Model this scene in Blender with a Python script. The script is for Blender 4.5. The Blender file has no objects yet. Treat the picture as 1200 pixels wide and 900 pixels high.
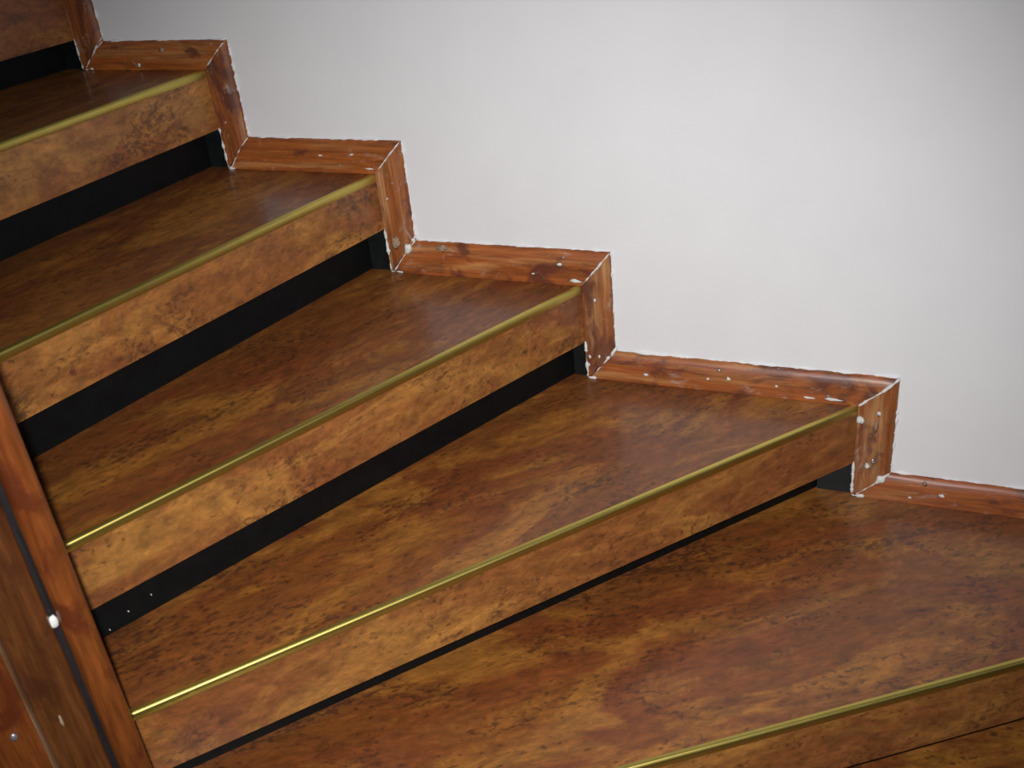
import bpy, bmesh, math, random
from mathutils import Vector, Matrix, noise

sc = bpy.context.scene
COL = sc.collection
random.seed(4)

# ------------------------------------------------------------------ camera
cam_d = bpy.data.cameras.new('camera')
cam = bpy.data.objects.new('camera', cam_d); COL.objects.link(cam)
CAM = Vector((0.72294, -1.54143, 1.48115))
RIGHT = Vector((0.929593, 0.356096, -0.095145))
DOWN = Vector((0.103763, -0.500519, -0.859485))
FWD = Vector((-0.353681, 0.789098, -0.502229))
m = Matrix.Identity(4)
for i in range(3):
    m[i][0], m[i][1], m[i][2], m[i][3] = RIGHT[i], -DOWN[i], -FWD[i], CAM[i]
cam.matrix_world = m
cam_d.sensor_width = 36.0
cam_d.lens = 1230.8 / 1200 * 36.0
cam_d.clip_start = 0.02
cam_d.dof.use_dof = True; cam_d.dof.focus_distance = 2.1; cam_d.dof.aperture_fstop = 11.0
sc.camera = cam

# ------------------------------------------------------------------ light, exposure
w = bpy.data.worlds.new('world'); sc.world = w; w.use_nodes = True
bg = w.node_tree.nodes['Background']
bg.inputs['Color'].default_value = (0.80, 0.88, 1.0, 1)
bg.inputs['Strength'].default_value = 0.03

def lamp(name, kind, loc, power, color, **kw):
    d = bpy.data.lights.new(name, kind); d.energy = power; d.color = color
    for k, v in kw.items(): setattr(d, k, v)
    o = bpy.data.objects.new(name, d); COL.objects.link(o); o.location = loc
    return o
# the camera's own flash, just left of and above the lens
fl_ = lamp('flash', 'SPOT', CAM + Vector((-0.030, 0.0, 0.020)), 118.0, (1.0, 0.99, 0.985), shadow_soft_size=0.012,
           spot_size=math.radians(86), spot_blend=1.0)
fl_.rotation_euler = (FWD + RIGHT * 0.035 + DOWN * 0.085).to_track_quat('-Z', 'Y').to_euler()
# soft cool fill light from an unseen source, up on the right
soft_fill = lamp('soft_fill_light', 'AREA', (2.6, -1.9, 2.3), 0.8, (0.86, 0.92, 1.0), shape='RECTANGLE', size=1.0, size_y=1.2)
soft_fill.rotation_euler = (Vector((0.2, -0.3, 0.7)) - Vector((2.6, -1.9, 2.3))).to_track_quat('-Z', 'Y').to_euler()

vs = sc.view_settings
vs.view_transform = 'Standard'; vs.look = 'None'; vs.gamma = 1.0; vs.use_curve_mapping = False
vs.exposure = 0.0

# ------------------------------------------------------------------ materials
def mat(name):
    M = bpy.data.materials.new(name); M.use_nodes = True
    nt = M.node_tree; return M, nt, nt.nodes['Principled BSDF']
def N(nt, t, **kw):
    n = nt.nodes.new(t)
    for k, v in kw.items(): setattr(n, k, v)
    return n
def L(nt, a, b): nt.links.new(a, b)
def ramp(nt, fac, stops, interp='LINEAR'):
    r = N(nt, 'ShaderNodeValToRGB'); r.color_ramp.interpolation = interp
    e = r.color_ramp.elements
    while len(e) < len(stops): e.new(0.5)
    for el, (p, c) in zip(e, stops):
        el.position = p; el.color = (c, c, c, 1) if not isinstance(c, tuple) else (*c, 1)
    L(nt, fac, r.inputs['Fac']); return r.outputs['Color']
def coords(nt, scale=(1, 1, 1), offset=True):
    tc = N(nt, 'ShaderNodeTexCoord'); mp = N(nt, 'ShaderNodeMapping'); mp.inputs['Scale'].default_value = scale
    L(nt, tc.outputs['Object'], mp.inputs['Vector'])
    if not offset: return mp.outputs['Vector']
    oi = N(nt, 'ShaderNodeObjectInfo'); sc_ = N(nt, 'ShaderNodeVectorMath', operation='SCALE'); sc_.inputs['Scale'].default_value = 17.3
    L(nt, oi.outputs['Location'], sc_.inputs[0])
    ad = N(nt, 'ShaderNodeVectorMath', operation='ADD')
    L(nt, mp.outputs['Vector'], ad.inputs[0]); L(nt, sc_.outputs[0], ad.inputs[1]); return ad.outputs[0]
def noise_n(nt, vec, scale, detail=4, rough=0.55, dist=0.0):
    n = N(nt, 'ShaderNodeTexNoise'); n.inputs['Scale'].default_value = scale; n.inputs['Detail'].default_value = detail
    n.inputs['Roughness'].default_value = rough; n.inputs['Distortion'].default_value = dist
    L(nt, vec, n.inputs['Vector']); return n.outputs['Fac']
def mix(nt, fac, a, b, blend='MIX'):
    x = N(nt, 'ShaderNodeMix', data_type='RGBA', blend_type=blend)
    if isinstance(fac, float): x.inputs['Factor'].default_value = fac
    else: L(nt, fac, x.inputs['Factor'])
    for v, s in ((a, x.inputs['A']), (b, x.inputs['B'])):
        if isinstance(v, tuple): s.default_value = (*v, 1)
        else: L(nt, v, s)
    return x.outputs['Result']
def math_n(nt, op, a, b):
    x = N(nt, 'ShaderNodeMath', operation=op)
    for v, s in ((a, x.inputs[0]), (b, x.inputs[1])):
        if isinstance(v, (float, int)): s.default_value = v
        else: L(nt, v, s)
    return x.outputs[0]

def shifted(nt, v, off):
    n = N(nt, 'ShaderNodeVectorMath', operation='ADD'); L(nt, v, n.inputs[0]); n.inputs[1].default_value = off; return n.outputs[0]
def cork(name, base, patch, red, dark, rough, coat, stretch, fleck=0.8, crack=0.5):
    M, nt, p = mat(name)
    v = coords(nt, stretch)
    fine = noise_n(nt, v, 85.0, 5, 0.7, 0.5)                          # bark crumbs
    a = noise_n(nt, v, 6.5, 7, 0.66, 0.9)                             # light yellow chips
    b = noise_n(nt, shifted(nt, v, (9, 4, 8)), 30.0, 5, 0.65, 0.8)    # streaks
    c = noise_n(nt, shifted(nt, v, (31, 7, 3)), 4.5, 6, 0.6, 0.8)     # reddish areas
    d = noise_n(nt, shifted(nt, coords(nt, (stretch[0] * 1.5, stretch[1], stretch[2])), (3, 57, 11)), 105.0, 2, 0.5, 0.3)  # small dark flecks
    e = noise_n(nt, shifted(nt, v, (3, 17, 41)), 9.0, 5, 0.6, 1.0)    # where they gather
    g = noise_n(nt, shifted(nt, v, (13, 2, 61)), 11.0, 5, 0.6, 1.2)   # chip outlines
    col = mix(nt, ramp(nt, c, [(0.42, 0.0), (0.60, 0.85)]), base, red)
    col = mix(nt, ramp(nt, a, [(0.48, 0.0), (0.60, 0.85)]), col, patch)
    col = mix(nt, 1.0, col, ramp(nt, b, [(0.30, 0.70), (0.70, 1.26)]), 'MULTIPLY')
    col = mix(nt, 1.0, col, ramp(nt, fine, [(0.32, 0.68), (0.68, 1.32)]), 'MULTIPLY')
    ln = math_n(nt, 'ABSOLUTE', math_n(nt, 'SUBTRACT', g, 0.5), 0.0)
    lf = math_n(nt, 'MULTIPLY', ramp(nt, ln, [(0.004, 1.0), (0.022, 0.0)]), ramp(nt, e, [(0.47, 0.0), (0.60, crack)]))
    col = mix(nt, lf, col, dark)
    f = math_n(nt, 'ADD', math_n(nt, 'MULTIPLY', d, 0.55), math_n(nt, 'MULTIPLY', e, 0.45))
    col = mix(nt, ramp(nt, f, [(0.555, 0.0), (0.615, fleck)]), col, dark)
    L(nt, col, p.inputs['Base Color'])
    p.inputs['Roughness'].default_value = rough
    p.inputs['Coat Weight'].default_value = coat; p.inputs['Coat Roughness'].default_value = 0.18
    bm = N(nt, 'ShaderNodeBump'); bm.inputs['Strength'].default_value = 0.12; bm.inputs['Distance'].default_value = 0.001
    L(nt, b, bm.inputs['Height']); L(nt, bm.outputs[0], p.inputs['Normal'])
    return M
TREAD = cork('tread_cork', (0.172, 0.053, 0.0095), (0.285, 0.112, 0.017), (0.150, 0.038, 0.0078), (0.030, 0.010, 0.005), 0.5, 0.4, (0.50, 1.3, 1.3), 0.62, 0.35)
FACE = cork('nosing_cork', (0.235, 0.084, 0.020), (0.350, 0.152, 0.033), (0.200, 0.061, 0.018), (0.060, 0.020, 0.010), 0.5, 0.25, (0.6, 1.2, 1.2), 0.62, 0.55)

def wood(name, axis, a, b, c, rough=0.35, coat=0.5, knots=True, smear=0.0, pale=None):
    M, nt, p = mat(name)
    s = [12.0, 12.0, 12.0]; s[axis] = 0.9
    v = coords(nt, tuple(s))
    g = noise_n(nt, v, 4.0, 6, 0.65, 1.0)
    g2 = noise_n(nt, v, 16.0, 4, 0.6, 0.3)
    s2 = [3.0, 3.0, 3.0]; s2[axis] = 1.6
    v2 = coords(nt, tuple(s2))
    k = noise_n(nt, v2, 7.0, 4, 0.6, 0.6)
    col = mix(nt, ramp(nt, g, [(0.35, 0.0), (0.65, 1.0)]), a, b)
    if pale: col = mix(nt, ramp(nt, noise_n(nt, shifted(nt, v, (5, 21, 9)), 3.0, 5, 0.6, 0.5), [(0.54, 0.0), (0.66, 0.8)]), col, pale)
    col = mix(nt, 1.0, col, ramp(nt, g2, [(0.3, 0.62), (0.7, 1.3)]), 'MULTIPLY')
    if knots: col = mix(nt, ramp(nt, k, [(0.53, 0.0), (0.64, 0.85)]), col, c)
    if smear: col = mix(nt, ramp(nt, noise_n(nt, shifted(nt, v2, (15, 3, 33)), 16.0, 5, 0.7, 0.6), [(0.58, 0.0), (0.72, smear)]), col, (0.42, 0.36, 0.31))
    L(nt, col, p.inputs['Base Color'])
    p.inputs['Roughness'].default_value = rough
    p.inputs['Coat Weight'].default_value = coat; p.inputs['Coat Roughness'].default_value = 0.3
    bm = N(nt, 'ShaderNodeBump'); bm.inputs['Strength'].default_value = 0.4; bm.inputs['Distance'].default_value = 0.0015
    L(nt, math_n(nt, 'ADD', g, g2), bm.inputs['Height']); L(nt, bm.outputs[0], p.inputs['Normal'])
    return M
PINE_X = wood('stained_pine_horizontal', 0, (0.235, 0.052, 0.009), (0.335, 0.096, 0.017), (0.09, 0.022, 0.012), 0.5, 0.2, True, 0.5, (0.40, 0.17, 0.055))
PINE_Z = wood('stained_pine_vertical', 2, (0.20, 0.052, 0.013), (0.30, 0.098, 0.023), (0.085, 0.024, 0.017), 0.5, 0.15, True, 0.6, (0.40, 0.20, 0.080))
POST_ORANGE = wood('newel_orange_pine', 2, (0.145, 0.034, 0.007), (0.185, 0.053, 0.011), (0.085, 0.018, 0.006), 0.3, 0.6)
POST_BROWN = wood('newel_brown_pine', 2, (0.085, 0.026, 0.008), (0.13, 0.045, 0.011), (0.055, 0.016, 0.007), 0.3, 0.6)
POST_PALE = wood('newel_lit_edge', 2, (0.16, 0.085, 0.045), (0.22, 0.12, 0.065), (0.12, 0.05, 0.02), 0.4, 0.4)  # pale tone paints in the bright line of light along the edge
POST_DARK = wood('newel_dark_core', 2, (0.012, 0.010, 0.011), (0.022, 0.018, 0.019), (0.02, 0.015, 0.015), 0.3, 0.6, False)

def plain(name, col, rough, metal=0.0, nscale=0, amt=0.1, spec=0.5):
    M, nt, p = mat(name)
    if nscale:
        n = noise_n(nt, coords(nt, offset=False), nscale, 4)
        cc = mix(nt, 1.0, col, ramp(nt, n, [(0.3, 1 - amt), (0.7, 1 + amt)]), 'MULTIPLY')
        L(nt, cc, p.inputs['Base Color'])
        bm = N(nt, 'ShaderNodeBump'); bm.inputs['Strength'].default_value = 0.15; bm.inputs['Distance'].default_value = 0.001
        L(nt, n, bm.inputs['Height']); L(nt, bm.outputs[0], p.inputs['Normal'])
    else: p.inputs['Base Color'].default_value = (*col, 1)
    p.inputs['Roughness'].default_value = rough; p.inputs['Metallic'].default_value = metal
    p.inputs['Specular IOR Level'].default_value = spec
    return M
WALL = plain('white_emulsion', (0.74, 0.74, 0.755), 0.75, nscale=9, amt=0.02)
BLACK = plain('black_riser_paint', (0.0035, 0.0040, 0.0042), 0.5, nscale=40, amt=0.3, spec=0.18)
RETURN = plain('black_return_paint', (0.006, 0.009, 0.009), 0.4, nscale=60, amt=0.4, spec=0.3)
BRASS = plain('satin_brass', (0.62, 0.50, 0.13), 0.40, 1.0, nscale=25, amt=0.06)
CAULK = plain('white_filler', (0.66, 0.66, 0.64), 0.6, nscale=60, amt=0.15)
GREYFILL = plain('grey_filler', (0.30, 0.21, 0.145), 0.6, nscale=160, amt=0.4)
NAIL = plain('steel_nail', (0.45, 0.47, 0.52), 0.35, 0.8)
FLOOR = plain('floor_boards', (0.20, 0.10, 0.05), 0.5, nscale=6, amt=0.3)

# ------------------------------------------------------------------ helpers
def link(name, bm, material, parent=None, frame=None, smooth=False, label=None):
    """bm in world coordinates; frame = world matrix the object gets"""
    frame = frame or Matrix.Identity(4)
    bmesh.ops.recalc_face_normals(bm, faces=bm.faces)
    bm.transform(frame.inverted())
    me = bpy.data.meshes.new(name); bm.to_mesh(me); bm.free()
    if smooth:
        for p in me.polygons: p.use_smooth = True
    me.materials.append(material)
    o = bpy.data.objects.new(name, me); COL.objects.link(o)
    if parent is not None:
        o.parent = parent; o.matrix_basis = WORLD[parent.name].inverted() @ frame
    else: o.matrix_basis = frame
    WORLD[o.name] = frame.copy()
    if label: o['label'] = label
    return o
WORLD = {}
def empty(name, loc):
    o = bpy.data.objects.new(name, None); COL.objects.link(o); o.location = loc; o.empty_display_size = 0.1
    WORLD[name] = Matrix.Translation(loc); return o
def at(x, y, z, ang=0): return Matrix.Translation((x, y, z)) @ Matrix.Rotation(ang, 4, 'Z')
def prism(bm, poly, z0, z1):
    lo = [bm.verts.new((x, y, z0)) for x, y in poly]; hi = [bm.verts.new((x, y, z1)) for x, y in poly]
    bm.faces.new(lo); bm.faces.new(hi); n = len(poly)
    for i in range(n): bm.faces.new((lo[i], lo[(i + 1) % n], hi[(i + 1) % n], hi[i]))
def box(bm, x0, x1, y0, y1, z0, z1): prism(bm, [(x0, y0), (x1, y0), (x1, y1), (x0, y1)], z0, z1)
def sweep(bm, rings, close=True):
    """rings: lists of Vector, same length"""
    vs_ = [[bm.verts.new(p) for p in r] for r in rings]; n = len(rings[0])
    for a, b in zip(vs_[:-1], vs_[1:]):
        for i in range(n if close else n - 1): bm.faces.new((a[i], a[(i + 1) % n], b[(i + 1) % n], b[i]))
    if close: bm.faces.new(vs_[0]); bm.faces.new(vs_[-1])
def bead(bm, pts, r, jit, seed, n=6, flat=1.0, step=0.003):
    """irregular tube of paint or filler along a polyline"""
    P = []
    for a, b in zip(pts[:-1], pts[1:]):
        a, b = Vector(a), Vector(b); k = max(2, int((b - a).length / step))
        for i in range(k): P.append(a.lerp(b, i / k))
    P.append(Vector(pts[-1])); rings = []
    for i, p in enumerate(P):
        d = (P[min(i + 1, len(P) - 1)] - P[max(i - 1, 0)]).normalized()
        s = Vector((0, 1, 0)); u = d.cross(s).normalized()
        q = noise.noise(Vector((i * 0.31 + seed * 7.7, seed, 0.5))) + 0.5 * noise.noise(Vector((i * 0.9, seed * 3.1, 2)))
        rr = max(0.00015, r * (0.85 + jit * q * 2.3)) * (0.35 if i in (0, len(P) - 1) else 1)
        off = u * (noise.noise(Vector((i * 0.23, seed + 9, 4))) * r * jit * 0.8)
        rings.append([p + off + u * math.cos(t) * rr + s * math.sin(t) * rr * flat for t in [2 * math.pi * j / n for j in range(n)]])
    sweep(bm, rings)
def blob(bm, c, rx, rz, ry, seed):
    rnd = random.Random(seed); c = Vector(c)
    r = bmesh.ops.create_icosphere(bm, subdivisions=2, radius=1.0)
    for v in r['verts']:
        k = 0.85 + 0.9 * noise.noise(v.co * 1.5 + Vector((seed * 5.3, 0, 0)))
        v.co = Vector((v.co.x * rx * k, v.co.y * ry * k, v.co.z * rz * k)) + c

# ------------------------------------------------------------------ stair data (metres)
T = 0.0132
#      x_wall   z      angle    face h   riser set-back  board w  board h
S = {1: (2.150, 0.180, 0.4300, 0.1160, 0.043, 0.054, 0.050),
     2: (1.3827, 0.3600, 0.6045, 0.1158, 0.043, 0.0538, 0.0500),
     3: (0.6457, 0.5390, 0.8596, 0.1109, 0.0518, 0.0596, 0.0538),
     4: (0.1858, 0.7189, 1.1055, 0.1073, 0.0295, 0.0507, 0.0610),
     5: (-0.1759, 0.9037, 1.3011, 0.1011, 0.0443, 0.0530, 0.0570),
     6: (-0.4794, 1.0826, 1.3844, 0.1047, 0.0435, 0.0509, 0.0490),
     7: (-0.7497, 1.2559, 1.3598, 0.1190, 0.0429, 0.0546, 0.0540)}
VD = Vector((-0.7948, 0.6069)); LD = Vector((-0.6069, -0.7948))
F0 = Vector((-0.0321, -0.9649))                     # right front corner of the newel post
Q = [F0 - VD * 0.55 + LD * 0.002, F0 + VD * 0.125 + LD * 0.002]
Q.append(Q[1] + Vector((-0.966, 0.259)) * 1.6)      # line of the inner string
def hit(P, D):
    """first crossing of the ray P + s D with the inner boundary; returns point and segment"""
    for i in (0, 1):
        A, B = Q[i], Q[i + 1]; E_ = B - A
        det = D.x * -E_.y + D.y * E_.x
        if abs(det) < 1e-9: continue
        w_ = A - P
        s = (w_.x * -E_.y + w_.y * E_.x) / det; u = (D.x * w_.y - D.y * w_.x) / det
        if s > 0 and -1e-6 <= u <= 1: return P + D * s, i
    raise RuntimeError('no hit')
def line(k, back):
    """nose line of step k moved back by `back`: wall point (y=0), dir, inner point, segment"""
    x, z, th = S[k][:3]; D = Vector((-math.cos(th), -math.sin(th))); n = Vector((-math.sin(th), math.cos(th)))
    P = Vector((x, -T)) + n * back
    W = P - D * (P.y / D.y)                          # slide along the line to the wall y = 0
    if back < 1e-6: W = P
    I, seg = hit(P, D); return W, D, I, seg
def quad(k, b0, b1):
    """plan polygon between two lines parallel to the nose of step k"""
    A, D, I0, s0 = line(k, b0); B, _, I1, s1 = line(k, b1)
    poly = [A] + ([] if b0 > 1e-6 else []) + [I0]
    if s0 != s1: poly.append(Q[1])
    poly += [I1, B]
    if b0 < 1e-6: poly.append(Vector((S[k][0], -0.0003)))
    return [(p.x, min(p.y, -0.0003)) for p in poly]

# ------------------------------------------------------------------ setting
bm = bmesh.new(); box(bm, -3.2, 3.4, 0.0, 0.12, 0.0, 2.7)
wall = link('wall_back', bm, WALL); wall['kind'] = 'structure'; wall['label'] = 'smooth white painted wall behind the stairs'
bm = bmesh.new(); box(bm, -3.2, 3.4, -3.4, 0.12, -0.1, 0.0)
fl = link('floor', bm, FLOOR); fl['kind'] = 'structure'; fl['label'] = 'brown floor below the staircase'

# ------------------------------------------------------------------ staircase
stair = empty('staircase', (0.3, -0.5, 0.0))
stair['label'] = 'winding staircase of cork-faced treads with brass edge strips and black risers'
stair['category'] = 'staircase'
names = {1: 'lowest cork tread, cut off by the lower right corner', 2: 'widest cork tread, at the lower right'}
for k in range(1, 8):
    x, z, th, fh, rb, bw, bh = S[k]
    fr = at(x, -T, z, th)
    A, D, I, sg = line(k, 0.0)
    # tread slab
    if k < 7:
        R_, _, J, sj = line(k + 1, S[k + 1][4] + 0.002)
    else:
        R_ = Vector((-1.35, 0)); J, sj = hit(Vector((-1.35, -0.02)), Vector((0, -1)))
    poly = [A, I] + ([Q[1]] if sg != sj else []) + [J, R_, Vector((x, 0))]
    bm = bmesh.new(); prism(bm, [(p.x, min(p.y, -0.0003)) for p in poly], z - 0.0035, z)
    A2, _, I2, sg2 = line(k, 0.0165)
    poly2 = [A2, I2] + ([Q[1]] if sg2 != sj else []) + [J, R_]
    prism(bm, [(p.x, min(p.y, -0.0003)) for p in poly2], z - 0.030, z - 0.0036)
    tread = link('stair_tread', bm, TREAD, stair, fr)
    if k in names: tread['label'] = names[k]
    # front board of the box nosing
    bm = bmesh.new(); q = quad(k, 0.0, 0.016)
    prism(bm, q, z - fh, z - 0.0037)
    link('nosing_board', bm, FACE, tread, fr)
    # riser
    bm = bmesh.new(); zb = S[k - 1][1] if k > 1 else 0.0
    prism(bm, quad(k, rb, rb + 0.016), zb + 0.0003, z - 0.0303)
    link('riser', bm, BLACK, tread, fr, label='black painted riser')
    # black painted strip of wall under the overhang
    W, _, _, _ = line(k, rb)
    bm = bmesh.new(); box(bm, W.x + 0.0005, x - 0.0005, -0.0055, -0.0002, zb + 0.0005, z - 0.0303)
    link('painted_return', bm, RETURN, tread, fr, label='black painted strip of wall under the overhang')
    # brass strip: rounded L along the edge
    n = Vector((math.sin(th), -math.cos(th), 0)); up = Vector((0, 0, 1)); d3 = Vector((D.x, D.y, 0))
    prof = [(-0.0078, 0.0), (-0.0078, 0.0005), (-0.0070, 0.0011)]
    for j in range(9):
        a = math.pi / 2 * (1 - j / 8); prof.append((-0.0034 + 0.0048 * math.cos(a), -0.0037 + 0.0048 * math.sin(a)))
    prof += [(0.0014, -0.0112), (0.0009, -0.0122), (0.0, -0.0122), (0.0001, 0.0001)]
    length = (I - A).length; base = Vector((A.x, A.y, z))
    bm = bmesh.new(); rings = []
    for s in [0.0022] + [length * f for f in (0.25, 0.5, 0.75)] + [length - 0.001]:
        rings.append([base + d3 * s + n * a + up * b for a, b in prof])
    sweep(bm, rings)
    o = link('edge_strip', bm, BRASS, tread, fr, smooth=True, label='brass edge strip')
    o.data.set_sharp_from_angle(angle=math.radians(35))

# little white scuffs on the fourth riser
def on_riser(k, s, h):
    x, z, th, fh, rb = S[k][:5]; W, D, _, _ = line(k, rb); p = W + D * s
    return Vector((p.x + math.sin(th) * 0.0005, p.y - math.cos(th) * 0.0005, S[k - 1][1] + h))

def fleck(k, pts, parent):
    for s_, h_ in pts:
        c = on_riser(k, s_, h_); bm = bmesh.new(); blob(bm, c, 0.0013, 0.0016, 0.0006, int(s_ * 100) + k)
        link('paint_fleck', bm, CAULK, parent, Matrix.Translation(c), smooth=True, label='tiny white paint fleck')
fleck(4, [(0.82, 0.026), (0.855, 0.020), (0.885, 0.008)], stair)

# ------------------------------------------------------------------ inner string behind the newel
bm = bmesh.new()
d = (Q[2] - Q[1]).normalized(); nn = Vector((d.y, -d.x))
if nn.y > 0: nn = -nn
a = Q[1] + d * 0.03; pts = []
rings = []
for s, zt in ((0.0, 0.70), (0.9, 1.42)):
    p = a + d * s
    rings.append([Vector((p.x + nn.x * o_, p.y + nn.y * o_, zz)) for o_, zz in ((0.001, 0.0), (0.036, 0.0), (0.036, zt), (0.001, zt))])
sweep(bm, rings)
link('inner_string', bm, POST_BROWN, stair, at(a.x, a.y, 0))

# ------------------------------------------------------------------ newel post
PF = at(F0.x, F0.y, 0)
def lv(l, v): p = F0 + LD * l + VD * v; return (p.x, p.y)
def column(name, prof, z0, z1, m_, smooth=True, label=None, parent=None):
    bm = bmesh.new()
    rings = [[Vector((*lv(l, v), zz)) for l, v in prof] for zz in (z0, z1)]
    sweep(bm, rings); o = link(name, bm, m_, parent or post, PF, smooth=smooth, label=label)
    o.data.set_sharp_from_angle(angle=math.radians(40)); return o
ZT = 1.30
post = column('newel_post', [(0.003, 0.004), (0.003, 0.120), (0.185, 0.120), (0.185, 0.040), (0.150, 0.004)], 0.0, ZT, POST_DARK, False,
    'reddish-brown varnished wooden newel post with rounded vertical mouldings', stair)
arc = [(0.0155 + 0.0155 * math.cos(t), 0.0035 - 0.0135 * math.sin(t)) for t in [math.pi * j / 14 for j in range(15)]]
half_round = column('half_round', arc, 0.0, ZT, POST_ORANGE)
pl = [(0.0370, 0.0035), (0.0370, -0.0010), (0.0400, -0.0055), (0.0460, -0.0085), (0.0530, -0.0095), (0.0600, -0.0080),
      (0.0650, -0.0050), (0.0700, -0.0010), (0.0745, 0.0012), (0.0800, 0.0025), (0.0835, 0.0030), (0.0835, 0.0035)]
fluted = column('fluted_board', pl, 0.0, ZT, POST_BROWN)
column('edge_bead', [(0.0836, 0.0035), (0.0836, -0.0020), (0.0850, -0.0090), (0.0868, -0.0114), (0.0884, -0.0105), (0.0884, 0.0035)], 0.0, ZT, POST_PALE, label='pale edge strip with its catching light painted in')
sb = [(0.0885, 0.0035), (0.0885, -0.0090), (0.0895, -0.0100), (0.0920, -0.0105), (0.1000, -0.0095), (0.1100, -0.0065), (0.1250, -0.0015), (0.1480, 0.0034), (0.1480, 0.0035)]
side = column('face_board', sb, 0.0, ZT, POST_ORANGE, label='brighter orange face board')
cap = [(-0.012, -0.024), (-0.012, 0.132), (0.212, 0.132), (0.212, -0.024)]
column('post_cap', cap, ZT + 0.0002, ZT + 0.022, POST_BROWN, False)
def spot(name, l, v, z, rx, rz, mt, parent, seed, label):
    x_, y_ = lv(l, v); bm = bmesh.new(); r = bmesh.ops.create_icosphere(bm, subdivisions=2, radius=1.0)
    for q in r['verts']:
        k_ = 1 + 0.4 * noise.noise(q.co * 1.8 + Vector((seed * 3.3, 1, 0)))
        c = q.co * k_; p = LD * (c.x * rx) + VD * (c.y * 0.0022)
        q.co = Vector((x_ + p.x, y_ + p.y, z + c.z * rz))
    return link(name, bm, mt, parent, at(x_, y_, z), smooth=True, label=label)
spot('white_blob', 0.0355, -0.0010, 0.790, 0.0055, 0.0085, CAULK, post, 3, 'white blob in the groove')  # small white blob set into the groove
spot('nail_head', 0.1090, -0.0100, 0.682, 0.0036, 0.0050, NAIL, post, 5, 'grey nail head')
spot('filler_spot', 0.0640, -0.0052, 0.672, 0.0018, 0.0090, GREYFILL, post, 6, 'pale chip')

# ------------------------------------------------------------------ boards along the wall
base = empty('baseboard_back', (0.0, 0.0, 0.18)); base['kind'] = 'structure'
base['label'] = 'stained pine baseboard stepping down the white wall in mitred pieces'
# board profile: fraction across the width -> depth off the wall
PR = [(0.0, 1.0), (0.18, 1.03), (0.36, 0.98), (0.52, 1.0), (0.64, 0.93), (0.74, 0.84), (0.84, 0.70), (0.93, 0.46), (1.0, 0.16)]
def board(name, mt, P0, P1, Q0, Q1, seed, frame):
    """P0-P1: inner edge (start,end), Q0-Q1: outer edge; each (x,z)"""
    bm = bmesh.new(); n = 26; rings = []
    for i in range(n + 1):
        f = i / n; r = []
        lerp = lambda a, b, t: (a[0] + (b[0] - a[0]) * t, a[1] + (b[1] - a[1]) * t)
        e0 = lerp(P0, P1, f); e1 = lerp(Q0, Q1, f)
        for s, dd in PR:
            q = lerp(e0, e1, s)
            w_ = 0.0012 * (noise.noise(Vector((f * 9, seed * 3.7, s * 2))) + 0.6 * noise.noise(Vector((f * 31, seed, 5)))) * s
            if i in (0, n): w_ = 0
            ax = (e1[0] - e0[0], e1[1] - e0[1]); L_ = math.hypot(*ax) or 1
            r.append(Vector((q[0] + ax[0] / L_ * w_, -T * dd * (1 + 0.05 * noise.noise(Vector((f * 7, s * 3, seed)))), q[1] + ax[1] / L_ * w_)))
        r.append(Vector((e1[0], -0.0002, e1[1]))); r.append(Vector((e0[0], -0.0002, e0[1])))
        rings.append(r)
    sweep(bm, rings)
    o = link(name, bm, mt, base, frame, smooth=True); o.data.set_sharp_from_angle(angle=math.radians(50)); return o
def sub(name, parent, mt, build, label=None, stuff=False, smooth=True):
    bm = bmesh.new(); build(bm)
    o = link(name, bm, mt, parent, WORLD[parent.name], smooth=smooth, label=label)
    if stuff: o['kind'] = 'stuff'
    return o
DOT = {  # small marks: (x, z, rx, rz, kind)
 ('H', 5): [(-0.279, 0.935, .0045, .0022, 'w'), (-0.216, 0.938, .005, .002, 'w'), (-0.244, 0.917, .003, .003, 'g'), (-0.188, 0.9135, .009, .0022, 'w')],
 ('H', 4): [(0.150, 0.757, .0055, .003, 'w'), (0.100, 0.736, .003, .0018, 'w'), (0.176, 0.7275, .011, .0042, 'w'), (-0.067, 0.773, .010, .006, 'g'), (0.157, 0.770, .003, .004, 'g')],
 ('H', 3): [(0.293, 0.558, .0045, .003, 'w'), (0.420, 0.581, .004, .003, 'n'), (0.436, 0.566, .0035, .004, 'w'), (0.401, 0.562, .003, .0025, 'w'), (0.515, 0.562, .003, .002, 'w'),
             (0.598, 0.553, .004, .004, 'g'), (0.606, 0.5475, .016, .0030, 'w'), (0.567, 0.5465, .012, .0024, 'w')],
 ('H', 2): [(0.788, 0.384, .004, .004, 'w'), (0.760, 0.404, .004, .005, 'g'), (0.740, 0.372, .003, .002, 'w')],
 ('H', 6): [(-0.619, 1.092, .004, .003, 'w'), (-0.56, 1.118, .006, .006, 'g')],
 ('V', 5): [(-0.158, 0.778, .012, .013, 'g'), (-0.145, 0.889, .003, .004, 'g'), (-0.160, 0.86, .002, .002, 'w')],
 ('V', 4): [(0.208, 0.694, .0028, .004, 'w'), (0.193, 0.583, .0030, .0035, 'w'), (0.210, 0.585, .0026, .004, 'w'), (0.191, 0.567, .002, .003, 'w')],
 ('V', 3): [(0.679, 0.530, .0035, .006, 'w'), (0.668, 0.425, .004, .006, 'w'), (0.676, 0.436, .004, .005, 'n'), (0.6515, 0.513, .0065, .0080, 'w'), (0.6765, 0.506, .0026, .016, 'g')],
 ('V', 6): [(-0.462, 0.99, .002, .002, 'w')],
}
KM = {'w': (CAULK, 'paint_fleck', 'white paint fleck'), 'g': (GREYFILL, 'filler_patch', 'pale filler patch'), 'n': (NAIL, 'nail_head', 'silver nail head')}
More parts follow.
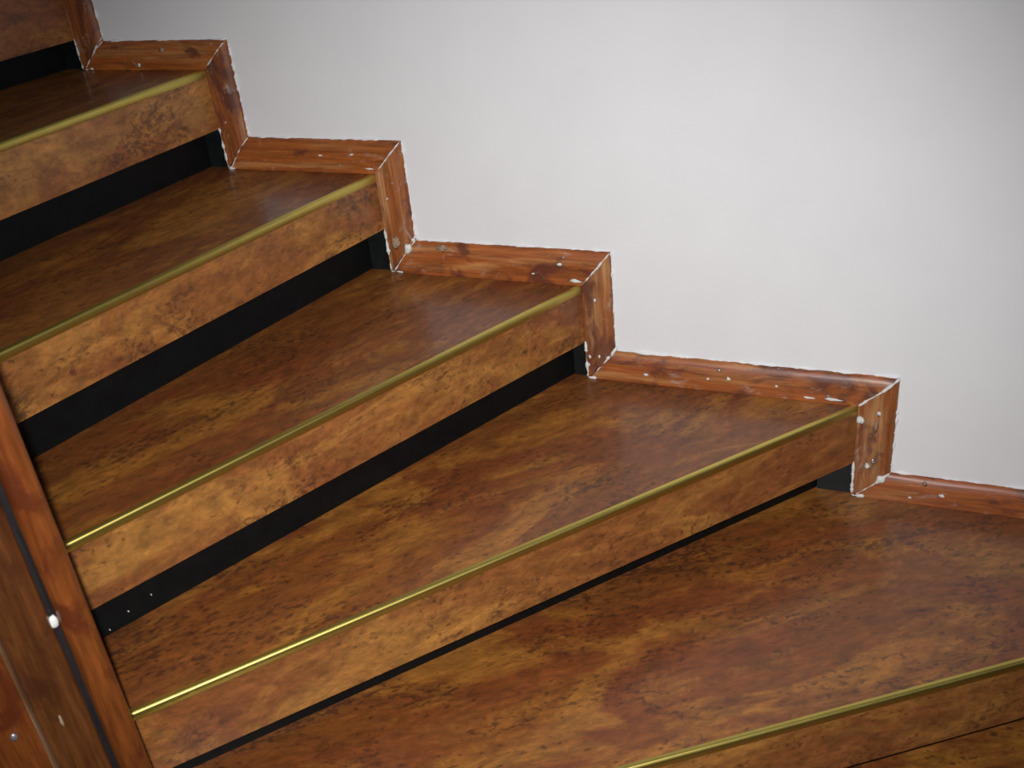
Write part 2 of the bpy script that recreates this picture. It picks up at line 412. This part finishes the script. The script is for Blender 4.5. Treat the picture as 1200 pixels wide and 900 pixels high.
for k in range(1, 8):
    x, z, th, fh, rb, bw, bh = S[k]
    zl = S[k - 1][1] if k > 1 else 0.0; bhl = S[k - 1][6] if k > 1 else 0.05
    # upright piece in front of the nosing end
    e = 0.0003
    V = board('upright_board', PINE_Z, (x + e, zl + e), (x + e, z), (x + bw, zl + bhl + e), (x + bw, z + bh), k * 1.7, at(x + bw / 2, 0, zl))
    # level piece along the wall on top of tread k, up to the foot of the next upright
    if k < 7:
        xn, bwn = S[k + 1][0], S[k + 1][5]
        H = board('level_board', PINE_X, (xn + 0.004, z + e), (x - e, z + e), (xn + bwn + 0.001, z + bh), (x + bw - e, z + bh + e), k * 2.9 + 40, at((x + xn) / 2, 0, z))
        sp = [(xn, z), (xn + bwn, z + bh)]
        sub('mitre_filler', H, CAULK, lambda b_: bead(b_, [(xn + 0.008, -T - .0002, z + 0.004), (xn + bwn * .72, -T * .93, z + bh * .72), (xn + bwn, -T * .3, z + bh)], 0.0009, 0.9, k + 20, flat=0.5), 'thin line of white filler in the joint')
    else:
        H = board('level_board', PINE_X, (-1.33, z + e), (x - e, z + e), (-1.33, z + bh), (x + bw - e, z + bh + e), 60, at(x - 0.3, 0, z))
    r_out = {3: 0.0015, 4: 0.0011, 5: 0.0008, 6: 0.0008}.get(k, 0.0010)
    sub('mitre_filler', V, CAULK, lambda b_: bead(b_, [(x, -T - .0003, z + 0.001), (x + bw * .62, -T * .98, z + bh * .62), (x + bw * .85, -T * .70, z + bh * .85), (x + bw, -T * .2, z + bh)], r_out, 0.9, k + 3, flat=0.45), 'thin line of white filler in the joint')
    # paint run down the left edge of the upright below the nosing
    sub('paint_run', V, CAULK, lambda b_: (bead(b_, [(x + 0.0006, -T - .0002, z - fh + 0.002), (x + 0.001, -T - .0002, zl + 0.003)], 0.0016, 1.0, k + 31, flat=0.5),
        bead(b_, [(x + 0.001, -T - .0004, zl + 0.0022), (x + 0.020 + 0.006 * math.sin(k * 3), -T - .0004, zl + 0.0022)], 0.0019, 1.1, k + 45, flat=0.5)), 'white paint run along the edge')
    # ragged wall paint where board and wall meet
    sub('wall_paint_edge', V, WALL, lambda b_: bead(b_, [(x + bw + 0.0006, -0.0012, zl + bhl + 0.001), (x + bw + 0.0008, -0.0012, z + bh)], 0.0010, 1.3, k + 60, flat=1.0), 'ragged white paint edge')
    xs = -1.33 if k == 7 else S[k + 1][0] + S[k + 1][5]
    sub('wall_paint_edge', H, WALL, lambda b_: bead(b_, [(xs + 0.002, -0.0012, z + bh + 0.0006), (x + bw, -0.0012, z + bh + 0.0006)], 0.0010, 1.3, k + 80, flat=1.0, step=0.005), 'ragged white paint edge')
    if k in (3, 4, 5, 7):      # smear at the inside corner
        sub('corner_smear', V, CAULK, lambda b_: bead(b_, [(x + bw * .62, -T - .0002, zl + bhl * .62), (x + bw * .95, -T * .75, zl + bhl * 1.02), (x + bw + 0.003, -0.003, zl + bhl * 1.18)], 0.0026 if k in (3, 5) else 0.0016, 1.2, k + 90, flat=0.5), 'white paint smear in the corner')
    for tag_, par in (('V', V), ('H', H)):
        for j, (mx, mz, rx, rz, kind) in enumerate(DOT.get((tag_, k), [])):
            mt, nm, lb = KM[kind]
            bm = bmesh.new(); blob(bm, (mx, -T - 0.0002, mz), rx, rz, 0.0005 if kind == 'g' else 0.0009, k * 10 + j + (5 if tag_ == 'V' else 0))
            link(nm, bm, mt, par, at(mx, -T, mz), smooth=True, label=lb)
